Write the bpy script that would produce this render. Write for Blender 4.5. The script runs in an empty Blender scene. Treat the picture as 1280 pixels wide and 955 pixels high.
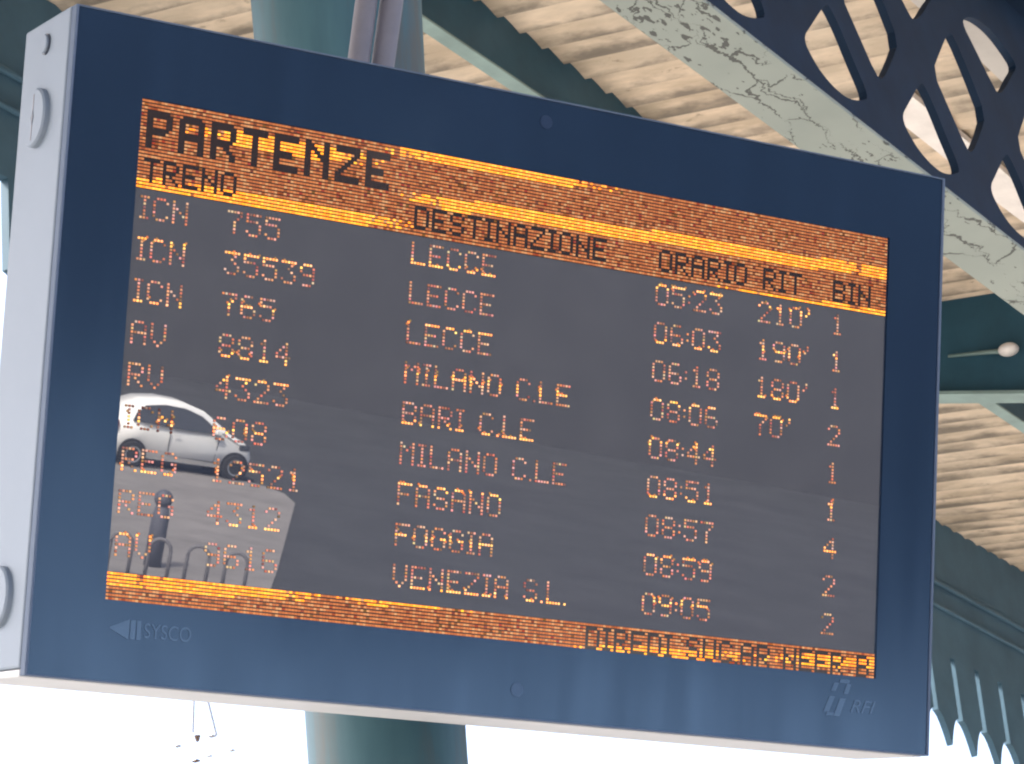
import bpy, bmesh, math, random
from mathutils import Vector, Matrix
random.seed(7)
rad = math.radians
scene = bpy.context.scene
COL = scene.collection

# ------------------------------------------------------------------ camera
# world: +Y runs along the platform, +X across it, z = 0 is the platform surface
cam_d = bpy.data.cameras.new('camera')
cam = bpy.data.objects.new('camera', cam_d)
COL.objects.link(cam)
cr = Vector((0.83596, 0.54273, -0.08128)); cu = Vector((0.27698, -0.2894, 0.91626)); cf = Vector((-0.47376, 0.78847, 0.39226))
cam.matrix_world = Matrix(((cr.x, cu.x, -cf.x, 0), (cr.y, cu.y, -cf.y, 0), (cr.z, cu.z, -cf.z, 1.65), (0, 0, 0, 1)))
cam_d.sensor_width = 36; cam_d.lens = 109.33
cam_d.clip_start = 0.05; cam_d.clip_end = 3000
cam_d.dof.use_dof = True; cam_d.dof.focus_distance = 4.9; cam_d.dof.aperture_fstop = 38
scene.camera = cam

# ------------------------------------------------------------------ light
SUN_EL, SUN_AZ = 50, 245
world = bpy.data.worlds.new('World'); scene.world = world; world.use_nodes = True
wn = world.node_tree
bg = wn.nodes['Background']
sky = wn.nodes.new('ShaderNodeTexSky'); sky.sky_type = 'NISHITA'; sky.sun_disc = False
sky.sun_elevation = rad(SUN_EL); sky.sun_rotation = rad(SUN_AZ)
sky.dust_density = 5.0; sky.air_density = 0.8; sky.ozone_density = 1.0
wn.links.new(sky.outputs[0], bg.inputs[0]); bg.inputs[1].default_value = 0.15
sl = bpy.data.lights.new('sun', 'SUN'); sl.energy = 2.3; sl.angle = rad(0.5); sl.color = (1.0, 0.95, 0.87)
so = bpy.data.objects.new('sun', sl); COL.objects.link(so)
sd = Vector((math.cos(rad(SUN_EL)) * math.sin(rad(SUN_AZ)), math.cos(rad(SUN_EL)) * math.cos(rad(SUN_AZ)), math.sin(rad(SUN_EL))))
so.rotation_euler = sd.to_track_quat('Z', 'Y').to_euler(); so.location = sd * 60
vs = scene.view_settings
vs.view_transform = 'Standard'; vs.look = 'None'; vs.exposure = 2.3; vs.gamma = 1; vs.use_curve_mapping = False
scene.render.engine = 'CYCLES'
scene.cycles.use_denoising = True
scene.cycles.pixel_filter_type = 'BLACKMAN_HARRIS'; scene.cycles.filter_width = 2.1
scene.cycles.max_bounces = 8; scene.cycles.diffuse_bounces = 5; scene.cycles.glossy_bounces = 4
scene.cycles.sample_clamp_indirect = 6.0
EXP = 2.0 ** vs.exposure

# ------------------------------------------------------------------ helpers
def mat(name, color, rough=0.6, metal=0.0, spec=0.5, vary=0.0, vscale=3.0, coat=0.0):
    m = bpy.data.materials.new(name); m.use_nodes = True
    nt = m.node_tree; b = nt.nodes['Principled BSDF']
    b.inputs['Roughness'].default_value = rough; b.inputs['Metallic'].default_value = metal
    b.inputs['Specular IOR Level'].default_value = spec
    b.inputs['Coat Weight'].default_value = coat
    b.inputs['Base Color'].default_value = (*color, 1)
    if vary:
        tc = nt.nodes.new('ShaderNodeTexCoord'); nz = nt.nodes.new('ShaderNodeTexNoise')
        nz.inputs['Scale'].default_value = vscale; nz.inputs['Detail'].default_value = 6
        nz.inputs['Roughness'].default_value = 0.65
        rp = nt.nodes.new('ShaderNodeValToRGB')
        rp.color_ramp.elements[0].position = 0.3; rp.color_ramp.elements[1].position = 0.72
        rp.color_ramp.elements[0].color = (*[c * (1 - vary) for c in color], 1)
        rp.color_ramp.elements[1].color = (*[min(1, c * (1 + vary)) for c in color], 1)
        nt.links.new(tc.outputs['Object'], nz.inputs['Vector']); nt.links.new(nz.outputs['Fac'], rp.inputs['Fac'])
        nt.links.new(rp.outputs['Color'], b.inputs['Base Color'])
    return m

def N(nt, t, **kw):
    n = nt.nodes.new(t)
    for k, v in kw.items():
        if k.startswith('i_'): n.inputs[k[2:].replace('_', ' ')].default_value = v
        else: setattr(n, k, v)
    return n

def obj(name, bm, m, parent=None, smooth=False):
    me = bpy.data.meshes.new(name)
    bm.normal_update(); bm.to_mesh(me); bm.free()
    if smooth:
        for p in me.polygons: p.use_smooth = True
    o = bpy.data.objects.new(name, me); COL.objects.link(o)
    if m: me.materials.append(m)
    if parent: o.parent = parent
    return o

def empty(name, loc=(0, 0, 0)):
    o = bpy.data.objects.new(name, None); COL.objects.link(o); o.location = loc; o.empty_display_size = 0.2
    return o

def tag(o, label, cat, group=None):
    o['label'] = label; o['category'] = cat
    if group: o['group'] = group
    return o

def structure(o):
    o['kind'] = 'structure'; return o

def box(bm, x0, x1, y0, y1, z0, z1, bev=0.0, seg=2):
    r = bmesh.ops.create_cube(bm, size=1)
    for v in r['verts']:
        v.co = Vector((x0 + (v.co.x + .5) * (x1 - x0), y0 + (v.co.y + .5) * (y1 - y0), z0 + (v.co.z + .5) * (z1 - z0)))
    if bev:
        es = list({e for v in r['verts'] for e in v.link_edges})
        bmesh.ops.bevel(bm, geom=es, offset=bev, segments=seg, affect='EDGES', profile=0.5)
    return bm

def prism(bm, pts, frame):
    """pts: 2-D outline, frame(u, v, k) -> 3-D point for k = 0 / 1 (the two faces)."""
    a = [bm.verts.new(frame(u, v, 0)) for u, v in pts]
    b = [bm.verts.new(frame(u, v, 1)) for u, v in pts]
    bm.faces.new(a); bm.faces.new(list(reversed(b)))
    n = len(pts)
    for i in range(n):
        bm.faces.new((a[i], b[i], b[(i + 1) % n], a[(i + 1) % n]))

def tube(bm, path, r, seg=12, r_end=None, caps=True):
    path = [Vector(p) for p in path]; rings = []
    for i, p in enumerate(path):
        d = (path[min(i + 1, len(path) - 1)] - path[max(i - 1, 0)]).normalized()
        up = Vector((0, 0, 1)) if abs(d.z) < 0.95 else Vector((1, 0, 0))
        a = d.cross(up).normalized(); b = d.cross(a)
        rr = r if r_end is None else r + (r_end - r) * i / (len(path) - 1)
        rings.append([bm.verts.new(p + (a * math.cos(2 * math.pi * k / seg) + b * math.sin(2 * math.pi * k / seg)) * rr) for k in range(seg)])
    for q, w in zip(rings, rings[1:]):
        for k in range(seg):
            bm.faces.new((q[k], q[(k + 1) % seg], w[(k + 1) % seg], w[k]))
    if caps:
        bm.faces.new(list(reversed(rings[0]))); bm.faces.new(rings[-1])
    return bm

def lathe(bm, prof, seg=32, cx=0, cy=0):
    rings = []
    for r, z in prof:
        rings.append([bm.verts.new((cx + r * math.cos(2 * math.pi * k / seg), cy + r * math.sin(2 * math.pi * k / seg), z)) for k in range(seg)])
    for q, w in zip(rings, rings[1:]):
        for k in range(seg):
            bm.faces.new((q[k], q[(k + 1) % seg], w[(k + 1) % seg], w[k]))
    bm.faces.new(list(reversed(rings[0]))); bm.faces.new(rings[-1])
    return bm

# ------------------------------------------------------------------ materials
M = {}
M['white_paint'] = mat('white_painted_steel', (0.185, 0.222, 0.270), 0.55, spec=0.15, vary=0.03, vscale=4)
M['underside'] = mat('white_lightened_for_bounce', (0.44, 0.45, 0.47), 0.5, spec=0.2, vary=0.06, vscale=8)  # case white lightened: bounce on the underside put into the colour
M['frame'] = mat('blue_grey_frame', (0.105, 0.135, 0.19), 0.6, spec=0.05)
M['dark_metal'] = mat('dark_metal', (0.03, 0.04, 0.06), 0.5)
M['grey_tube'] = mat('grey_conduit', (0.17, 0.155, 0.17), 0.55, vary=0.15, vscale=12)
M['teal'] = mat('teal_cast_iron_paint', (0.12, 0.215, 0.225), 0.5, vary=0.25, vscale=5)
M['teal_dark'] = mat('dark_teal_paint', (0.030, 0.088, 0.128), 0.55, spec=0.2, vary=0.2, vscale=4)
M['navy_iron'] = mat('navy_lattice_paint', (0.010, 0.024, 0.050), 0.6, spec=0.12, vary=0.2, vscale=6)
M['valance'] = mat('slate_valance_paint', (0.056, 0.115, 0.162), 0.6, spec=0.2, vary=0.18, vscale=3)
M['teal_light'] = mat('faded_teal_paint', (0.20, 0.29, 0.275), 0.55, vary=0.18, vscale=6)
M['strip_grey'] = mat('daylight_strip_grey', (0.50, 0.48, 0.45), 0.6, vary=0.15, vscale=3)
M['strip_white'] = mat('daylight_strip_white', (0.80, 0.76, 0.72), 0.6, vary=0.12, vscale=7)  # both strip colours carry daylight seen through the roof
M['asphalt'] = mat('asphalt', (0.052, 0.054, 0.058), 0.85, vary=0.25, vscale=0.6)
M['ballast'] = mat('stone_ballast', (0.10, 0.09, 0.08), 0.9, vary=0.4, vscale=9)
M['platform'] = mat('platform_paving', (0.36, 0.34, 0.31), 0.85, vary=0.15, vscale=1.5)
M['reflector_ground'] = mat('pale_reflector', (0.40, 0.385, 0.37), 0.85, vary=0.12, vscale=0.8)
M['pavement'] = mat('worn_paving', (0.25, 0.235, 0.225), 0.85, vary=0.2, vscale=0.9)
M['lamp_glass'] = mat('opal_glass', (0.78, 0.74, 0.70), 0.3)
M['car_paint'] = mat('silver_car_paint', (0.90, 0.90, 0.87), 0.4, coat=0.3)
M['car_glass'] = mat('dark_car_glass', (0.06, 0.065, 0.075), 0.08)
M['tail'] = mat('red_lamp_glass', (0.25, 0.02, 0.02), 0.2)
M['rubber'] = mat('tyre_rubber', (0.02, 0.02, 0.02), 0.8)
M['rim'] = mat('alloy_rim', (0.45, 0.45, 0.46), 0.35, metal=0.6)
M['wall'] = mat('darkened_render', (0.060, 0.060, 0.064), 0.9, vary=0.15, vscale=0.5)
M['window'] = mat('window_glass', (0.02, 0.025, 0.03), 0.15)
M['brown'] = mat('brown_porcelain', (0.10, 0.055, 0.035), 0.35)
M['wire'] = mat('galvanised_wire', (0.30, 0.30, 0.31), 0.5)

def roof_material():
    m = bpy.data.materials.new('cream_corrugated_sheet'); m.use_nodes = True
    nt = m.node_tree; b = nt.nodes['Principled BSDF']; b.inputs['Roughness'].default_value = 0.8
    tc = N(nt, 'ShaderNodeTexCoord'); L = nt.links.new
    def streak(scale, vec, detail, p0, p1):
        mp = N(nt, 'ShaderNodeMapping'); mp.inputs['Scale'].default_value = vec
        nz = N(nt, 'ShaderNodeTexNoise', i_Scale=scale, i_Detail=detail, i_Roughness=0.65)
        rp = N(nt, 'ShaderNodeValToRGB'); rp.color_ramp.elements[0].position = p0; rp.color_ramp.elements[1].position = p1
        L(tc.outputs['Object'], mp.inputs['Vector']); L(mp.outputs[0], nz.inputs['Vector']); L(nz.outputs['Fac'], rp.inputs['Fac'])
        return rp.outputs['Color']
    a = streak(1.0, (2.2, 9.0, 2), 6, 0.40, 0.66)      # soft stains along the sheet
    c = streak(1.0, (9.0, 22.0, 6), 4, 0.64, 0.76)      # small dark spots
    d = streak(1.0, (0.8, 0.5, 0.5), 3, 0.35, 0.7)     # large patches
    mx = N(nt, 'ShaderNodeMix', data_type='RGBA'); mx.inputs['A'].default_value = (0.47, 0.38, 0.275, 1); mx.inputs['B'].default_value = (0.80, 0.65, 0.49, 1)
    L(a, mx.inputs['Factor'])
    mx2 = N(nt, 'ShaderNodeMix', data_type='RGBA'); mx2.inputs['B'].default_value = (0.56, 0.49, 0.39, 1)
    L(d, mx2.inputs['Factor']); L(mx.outputs['Result'], mx2.inputs['A'])
    mx3 = N(nt, 'ShaderNodeMix', data_type='RGBA'); mx3.inputs['B'].default_value = (0.17, 0.13, 0.095, 1)
    L(c, mx3.inputs['Factor']); L(mx2.outputs['Result'], mx3.inputs['A'])
    # shading of each sheet step put into the colour, with dirt along the overlap
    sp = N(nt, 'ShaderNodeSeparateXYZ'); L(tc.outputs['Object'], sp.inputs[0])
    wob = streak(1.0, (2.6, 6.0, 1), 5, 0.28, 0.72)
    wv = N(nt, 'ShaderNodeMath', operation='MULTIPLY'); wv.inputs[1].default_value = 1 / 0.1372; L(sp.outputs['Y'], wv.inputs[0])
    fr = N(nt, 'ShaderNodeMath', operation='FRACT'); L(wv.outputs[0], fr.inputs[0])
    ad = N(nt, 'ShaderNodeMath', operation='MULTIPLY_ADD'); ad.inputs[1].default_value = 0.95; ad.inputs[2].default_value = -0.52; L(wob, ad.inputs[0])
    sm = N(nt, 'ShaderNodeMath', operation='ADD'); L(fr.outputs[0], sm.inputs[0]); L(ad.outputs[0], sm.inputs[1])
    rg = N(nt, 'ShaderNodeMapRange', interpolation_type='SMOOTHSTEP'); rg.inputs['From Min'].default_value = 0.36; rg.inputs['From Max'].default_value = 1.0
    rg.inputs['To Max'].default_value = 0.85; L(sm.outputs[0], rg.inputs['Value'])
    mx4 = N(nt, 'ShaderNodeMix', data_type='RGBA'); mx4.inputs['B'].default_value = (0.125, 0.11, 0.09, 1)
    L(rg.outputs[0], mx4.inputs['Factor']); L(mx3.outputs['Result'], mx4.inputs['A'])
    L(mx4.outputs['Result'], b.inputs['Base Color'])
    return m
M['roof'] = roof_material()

def peeling_material():
    m = bpy.data.materials.new('peeling_grey_green_paint'); m.use_nodes = True
    nt = m.node_tree; b = nt.nodes['Principled BSDF']; b.inputs['Roughness'].default_value = 0.7
    L = nt.links.new
    tc = N(nt, 'ShaderNodeTexCoord')
    nz = N(nt, 'ShaderNodeTexNoise', i_Scale=7.0, i_Detail=5, i_Roughness=0.6)
    L(tc.outputs['Object'], nz.inputs['Vector'])
    sub = N(nt, 'ShaderNodeVectorMath', operation='SUBTRACT'); sub.inputs[1].default_value = (0.5, 0.5, 0.5)
    L(nz.outputs['Color'], sub.inputs[0])
    sc_ = N(nt, 'ShaderNodeVectorMath', operation='SCALE'); sc_.inputs['Scale'].default_value = 0.16
    L(sub.outputs[0], sc_.inputs[0])
    add = N(nt, 'ShaderNodeVectorMath', operation='ADD'); L(tc.outputs['Object'], add.inputs[0]); L(sc_.outputs[0], add.inputs[1])
    mp = N(nt, 'ShaderNodeMapping'); mp.inputs['Scale'].default_value = (11.0, 3.0, 11.0); L(add.outputs[0], mp.inputs['Vector'])
    vo = N(nt, 'ShaderNodeTexVoronoi', feature='DISTANCE_TO_EDGE', i_Scale=1.0); L(mp.outputs[0], vo.inputs['Vector'])
    # crack width varies: wide in places, absent in others
    n2 = N(nt, 'ShaderNodeTexNoise', i_Scale=5.0, i_Detail=3); L(tc.outputs['Object'], n2.inputs['Vector'])
    wd = N(nt, 'ShaderNodeMapRange'); wd.inputs['From Min'].default_value = 0.42; wd.inputs['From Max'].default_value = 0.66
    wd.inputs['To Min'].default_value = 0.0; wd.inputs['To Max'].default_value = 0.032; L(n2.outputs['Fac'], wd.inputs['Value'])
    lt = N(nt, 'ShaderNodeMath', operation='LESS_THAN'); L(vo.outputs['Distance'], lt.inputs[0]); L(wd.outputs[0], lt.inputs[1])
    # flakes lost in small spots, stretched along the beam
    mp2 = N(nt, 'ShaderNodeMapping'); mp2.inputs['Scale'].default_value = (64, 24, 60); L(tc.outputs['Object'], mp2.inputs['Vector'])
    n3 = N(nt, 'ShaderNodeTexNoise', i_Scale=1.0, i_Detail=3); L(mp2.outputs[0], n3.inputs['Vector'])
    n4 = N(nt, 'ShaderNodeTexNoise', i_Scale=2.3, i_Detail=2); L(tc.outputs['Object'], n4.inputs['Vector'])
    th = N(nt, 'ShaderNodeMapRange'); th.inputs['From Min'].default_value = 0.4; th.inputs['From Max'].default_value = 0.65
    th.inputs['To Min'].default_value = 0.74; th.inputs['To Max'].default_value = 0.59; L(n4.outputs['Fac'], th.inputs['Value'])
    gt = N(nt, 'ShaderNodeMath', operation='GREATER_THAN'); L(n3.outputs['Fac'], gt.inputs[0]); L(th.outputs[0], gt.inputs[1])
    mxm = N(nt, 'ShaderNodeMath', operation='MAXIMUM'); L(lt.outputs[0], mxm.inputs[0]); L(gt.outputs[0], mxm.inputs[1])
    # split seam wandering along the middle of the plate
    sx_ = N(nt, 'ShaderNodeSeparateXYZ'); L(add.outputs[0], sx_.inputs[0])
    ab = N(nt, 'ShaderNodeMath', operation='ABSOLUTE'); L(sx_.outputs['X'], ab.inputs[0])
    sw = N(nt, 'ShaderNodeMapRange'); sw.inputs['From Min'].default_value = 0.40; sw.inputs['From Max'].default_value = 0.62
    sw.inputs['To Min'].default_value = 0.0; sw.inputs['To Max'].default_value = 0.0042; L(n2.outputs['Fac'], sw.inputs['Value'])
    sl_ = N(nt, 'ShaderNodeMath', operation='LESS_THAN'); L(ab.outputs[0], sl_.inputs[0]); L(sw.outputs[0], sl_.inputs[1])
    m2 = N(nt, 'ShaderNodeMath', operation='MAXIMUM'); L(mxm.outputs[0], m2.inputs[0]); L(sl_.outputs[0], m2.inputs[1]); mxm = m2
    base = N(nt, 'ShaderNodeMix', data_type='RGBA'); base.inputs['A'].default_value = (0.17, 0.205, 0.185, 1); base.inputs['B'].default_value = (0.30, 0.335, 0.30, 1)
    n5 = N(nt, 'ShaderNodeTexNoise', i_Scale=3.0, i_Detail=6); L(tc.outputs['Object'], n5.inputs['Vector']); L(n5.outputs['Fac'], base.inputs['Factor'])
    mx = N(nt, 'ShaderNodeMix', data_type='RGBA'); mx.inputs['B'].default_value = (0.03, 0.032, 0.03, 1)
    fd = N(nt, 'ShaderNodeMath', operation='MULTIPLY'); fd.inputs[1].default_value = 0.85; L(mxm.outputs[0], fd.inputs[0])
    L(fd.outputs[0], mx.inputs['Factor']); L(base.outputs['Result'], mx.inputs['A'])
    L(mx.outputs['Result'], b.inputs['Base Color'])
    bp = N(nt, 'ShaderNodeBump'); bp.inputs['Strength'].default_value = 0.4; bp.inputs['Distance'].default_value = 0.003; bp.invert = True
    L(mxm.outputs[0], bp.inputs['Height']); L(bp.outputs[0], b.inputs['Normal'])
    return m
M['peeling'] = peeling_material()

def glass_front(name, color, coat_rough, ior, smear=0.0):
    """painted panel seen through a sheet of glass: matt colour under a reflecting coat"""
    m = bpy.data.materials.new(name); m.use_nodes = True
    nt = m.node_tree; b = nt.nodes['Principled BSDF']
    b.inputs['Base Color'].default_value = (*color, 1); b.inputs['Roughness'].default_value = 0.7
    b.inputs['Specular IOR Level'].default_value = 0.0
    b.inputs['Coat Weight'].default_value = 1.0; b.inputs['Coat Roughness'].default_value = coat_rough
    b.inputs['Coat IOR'].default_value = ior
    return m
def border_glass(name, color):
    """navy backing print under glass with a blue anti-glare film: soft, bluish reflections"""
    m = bpy.data.materials.new(name); m.use_nodes = True
    nt = m.node_tree; nt.nodes.remove(nt.nodes['Principled BSDF'])
    df = N(nt, 'ShaderNodeBsdfDiffuse'); df.inputs['Color'].default_value = (*color, 1)
    gl = N(nt, 'ShaderNodeBsdfGlossy'); gl.inputs['Color'].default_value = (0.31, 0.55, 0.92, 1); gl.inputs['Roughness'].default_value = 0.13
    # dust and wiped streaks: uneven gloss over the glass
    tc = N(nt, 'ShaderNodeTexCoord'); mp = N(nt, 'ShaderNodeMapping'); mp.inputs['Scale'].default_value = (14, 1.3, 1)
    nz = N(nt, 'ShaderNodeTexNoise', i_Scale=1.0, i_Detail=4); nt.links.new(tc.outputs['Object'], mp.inputs[0]); nt.links.new(mp.outputs[0], nz.inputs['Vector'])
    mr = N(nt, 'ShaderNodeMapRange'); mr.inputs['From Min'].default_value = 0.3; mr.inputs['From Max'].default_value = 0.7
    mr.inputs['To Min'].default_value = 0.09; mr.inputs['To Max'].default_value = 0.19
    nt.links.new(nz.outputs['Fac'], mr.inputs['Value']); nt.links.new(mr.outputs[0], gl.inputs['Roughness'])
    n2 = N(nt, 'ShaderNodeTexNoise', i_Scale=3.0, i_Detail=5); nt.links.new(tc.outputs['Object'], n2.inputs['Vector'])
    m2 = N(nt, 'ShaderNodeMix', data_type='RGBA', blend_type='ADD'); m2.inputs['A'].default_value = (*color, 1); m2.inputs['B'].default_value = (0.006, 0.009, 0.014, 1)
    nt.links.new(n2.outputs['Fac'], m2.inputs['Factor']); nt.links.new(m2.outputs['Result'], df.inputs['Color'])
    fr = N(nt, 'ShaderNodeFresnel'); fr.inputs['IOR'].default_value = 2.0
    mx = N(nt, 'ShaderNodeMixShader')
    nt.links.new(fr.outputs[0], mx.inputs[0]); nt.links.new(df.outputs[0], mx.inputs[1]); nt.links.new(gl.outputs[0], mx.inputs[2])
    nt.links.new(mx.outputs[0], nt.nodes['Material Output'].inputs[0])
    return m
M['bezel'] = border_glass('navy_glass_border', (0.001, 0.006, 0.020))
M['screen'] = glass_front('dark_matrix_glass', (0.035, 0.041, 0.056), 0.0, 2.3)
M['logo'] = border_glass('faint_grey_print', (0.036, 0.055, 0.085))

def led_material():
    m = bpy.data.materials.new('amber_light_dots'); m.use_nodes = True
    nt = m.node_tree; nt.nodes.remove(nt.nodes['Principled BSDF'])
    at = N(nt, 'ShaderNodeAttribute', attribute_name='glow'); em = N(nt, 'ShaderNodeEmission')
    em.inputs['Strength'].default_value = 1.0 / EXP
    nt.links.new(at.outputs['Color'], em.inputs['Color']); nt.links.new(em.outputs[0], nt.nodes['Material Output'].inputs[0])
    return m
M['led'] = led_material()

# ------------------------------------------------------------------ ground, platform, street
STREET = -4.0
bm = bmesh.new(); box(bm, -900, 900, -900, 900, STREET - 1, STREET)
structure(obj('ground', bm, M['asphalt']))
bm = bmesh.new(); box(bm, -7.4, 12, -60, 120, STREET - .5, 0, 0.02)
structure(obj('platform', bm, M['platform']))
bm = bmesh.new(); box(bm, -46, -7.41, -60, 120, STREET - .5, -1.0, 0.02)
structure(obj('track_bed', bm, M['ballast']))
bm = bmesh.new()  # unseen pale ground added to brighten the lower glass border
prism(bm, [(12.5, -40), (12.5, 40), (50, 40), (50, 6.5), (44, 5), (41, 1.75), (41, -40)], lambda x, y, k: Vector((x, y, STREET + .004 + k * 0.02)))
bmesh.ops.recalc_face_normals(bm, faces=bm.faces)
structure(obj('reflector_ground', bm, M['reflector_ground']))
bm = bmesh.new()
prism(bm, [(41.02, -40), (41.02, 1.75), (51, 1.6), (62.7, 1.3), (64.3, 0.95), (65.2, 0.4), (65.5, -0.4), (64.7, -4), (62, -40)], lambda x, y, k: Vector((x, y, STREET + .004 + k * 0.02)))
bmesh.ops.recalc_face_normals(bm, faces=bm.faces)
structure(obj('pavement', bm, M['pavement']))

# ------------------------------------------------------------------ station canopy roof
ZC = 1.65
T9 = math.tan(rad(9)); XG = -2.96; Z0 = 4.85 + ZC
def roof_z(x): return Z0 + T9 * abs(x - XG)
XV = -5.796
Y0, Y1 = -26.0, 36.0
PITCH = 0.1372
canopy = tag(empty('canopy_roof', (XG, 4.39, Z0)), 'cream corrugated platform canopy roof with dark teal beams and a scalloped edge board above the departures board', 'canopy')
def to_local(o, parent):
    o.parent = parent; o.matrix_parent_inverse = parent.matrix_world.inverted() if False else Matrix.Translation(-parent.location)

def corrugated(x0, x1, name):
    bm = bmesh.new()
    n = int((Y1 - Y0) / PITCH * 10)
    rows = []
    xs = [x0, (x0 + x1) / 2, x1]
    for i in range(n + 1):
        y = Y0 + (Y1 - Y0) * i / n
        t = (y / PITCH) % 1.0
        h = 0.034 * (t ** 1.6 if t < .86 else .786 * (1 - (t - .86) / .14))
        rows.append([bm.verts.new((x, y, roof_z(x) - h + 0.02)) for x in xs] + [bm.verts.new((x, y, roof_z(x) - h + 0.03)) for x in xs])
    for a, b in zip(rows, rows[1:]):
        for k in range(2):
            bm.faces.new((a[k], a[k + 1], b[k + 1], b[k])); bm.faces.new((a[k + 3], b[k + 3], b[k + 4], a[k + 4]))
    bmesh.ops.recalc_face_normals(bm, faces=bm.faces)
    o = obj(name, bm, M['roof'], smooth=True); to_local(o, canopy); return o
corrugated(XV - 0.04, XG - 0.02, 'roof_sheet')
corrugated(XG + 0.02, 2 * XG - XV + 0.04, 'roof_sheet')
# boards standing for translucent strips: daylight through them is put into pale paint
def under_board(x0, x1, y0, y1, t, m, name):
    bm = bmesh.new()
    n = 60
    rows = []
    for i in range(n + 1):
        y = y0 + (y1 - y0) * i / n
        j = 0.008 * math.sin(i * 1.7) + 0.006 * math.sin(i * 4.1)
        rows.append([bm.verts.new((x, y, roof_z(x) - z)) for x, z in ((x0 + j, 0.004), (x1 + j * .6, 0.004), (x1 + j * .6, t), (x0 + j, t))])
    for a, b in zip(rows, rows[1:]):
        for k in range(4): bm.faces.new((a[k], a[(k + 1) % 4], b[(k + 1) % 4], b[k]))
    bm.faces.new(rows[0]); bm.faces.new(rows[-1])
    bmesh.ops.recalc_face_normals(bm, faces=bm.faces)
    o = obj(name, bm, m); to_local(o, canopy); return o
under_board(-3.735, -3.60, 8.72, 30, 0.03, M['strip_white'], 'daylight_strip')
under_board(-3.28, -3.06, 7.9, 30, 0.03, M['strip_grey'], 'daylight_strip')

# purlin: box web with a paler bottom flange
bm = bmesh.new(); box(bm, -4.580, -4.537, Y0, Y1, 4.897 + ZC + .006, 5.10 + ZC + .02)
pur = obj('purlin', bm, M['teal_dark']); to_local(pur, canopy)
bm = bmesh.new(); box(bm, -4.586, -4.533, Y0, Y1, 4.893 + ZC, 4.897 + ZC + .006, 0.002)
o = obj('bottom_flange', bm, M['teal_light']); o.parent = pur
# rafters across the platform, deeper towards the lattice girder
def rafter(y):
    bm = bmesh.new()
    def zb(x): return 6.3303 + (x + 4.45) * (6.2337 - 6.3303) / (4.45 - 4.1162)
    xs = [XG - 0.03, -3.4, -4.0, -4.5, -5.0, XV + 0.03]
    zlow = [max(zb(x), 5.98) if x > -4.4 else zb(x) for x in xs]
    top = [(x, roof_z(x) - 0.004) for x in xs]; low = [(x, min(z, roof_z(x) - 0.1)) for x, z in zip(xs, zlow)]
    prism(bm, top + low[::-1], lambda u, v, k: Vector((u, y + 0.012 * k, v)))
    bmesh.ops.recalc_face_normals(bm, faces=bm.faces)
    r = obj('rafter', bm, M['teal_dark']); to_local(r, canopy)
    bm = bmesh.new()
    prism(bm, low + [(x, z - 0.014) for x, z in low][::-1], lambda u, v, k: Vector((u, y - 0.05 + 0.13 * k, v - .001)))
    bmesh.ops.recalc_face_normals(bm, faces=bm.faces)
    f = obj('bottom_flange', bm, M['teal_light']); f.parent = r
    return r
for yy in (4.39, 10.73, 17.07, 23.41): rafter(yy)

# scalloped edge board (valance)
HV = 4.14
VP_ = 0.2771
ztop, zarch, ztip, zslit = 6.955, 5.90, 5.745, 6.215
bm = bmesh.new()
SL = 0.048
def valance_panel(bm, k):
    y = 13.587 + VP_ * k
    a, b = y + SL / 2, y + VP_ - SL / 2
    pts = [(y, ztop), (y, zslit), (a, zslit), (a, zarch)]
    n = 12
    for i in range(1, n):
        s = i / n
        d = abs(s - 0.5) * 2          # 1 at the slits, 0 at the tip
        pts.append((a + (b - a) * s, ztip + (zarch - ztip) * (1 - (1 - d) ** 1.9)))
    pts += [(b, zarch), (b, zslit), (y + VP_, zslit), (y + VP_, ztop)]
    prism(bm, pts, lambda u, v, kk: Vector((XV - 0.032 * kk, u, v)))
for k in range(-140, 74): valance_panel(bm, k)
bmesh.ops.remove_doubles(bm, verts=bm.verts, dist=0.0005)
bmesh.ops.recalc_face_normals(bm, faces=bm.faces)
val = obj('valance', bm, M['valance']); to_local(val, canopy)
for z, w in ((6.59, 0.022), (6.46, 0.018)):
    bm = bmesh.new(); box(bm, XV + 0.001, XV + 0.02, Y0, Y1, z - w / 2, z + w / 2, 0.006)
    o = obj('moulding', bm, M['valance']); o.parent = val

# ------------------------------------------------------------------ lattice girder
ZB = 3.69 + ZC
girder = tag(empty('lattice_girder', (XG, 4.39, ZB)), 'navy cast lattice girder over a grey green bottom plate with cracked peeling paint', 'girder')
bm = bmesh.new(); box(bm, -0.095, 0.095, Y0, Y1, ZB, ZB + 0.012, 0.002)
o = obj('bottom_flange', bm, M['peeling']); to_local(o, girder); o.location.x = -2.963
bm = bmesh.new(); box(bm, -3.058, -2.868, Y0, Y1, ZB + 1.03, ZB + 1.045)
o = obj('top_flange', bm, M['navy_iron']); to_local(o, girder)
P = 0.575
def chaikin(p, n=2):
    for _ in range(n):
        q = []
        for i in range(len(p)):
            a, b = p[i], p[(i + 1) % len(p)]
            q += [(a[0] * .75 + b[0] * .25, a[1] * .75 + b[1] * .25), (a[0] * .25 + b[0] * .75, a[1] * .25 + b[1] * .75)]
        p = q
    return p
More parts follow.
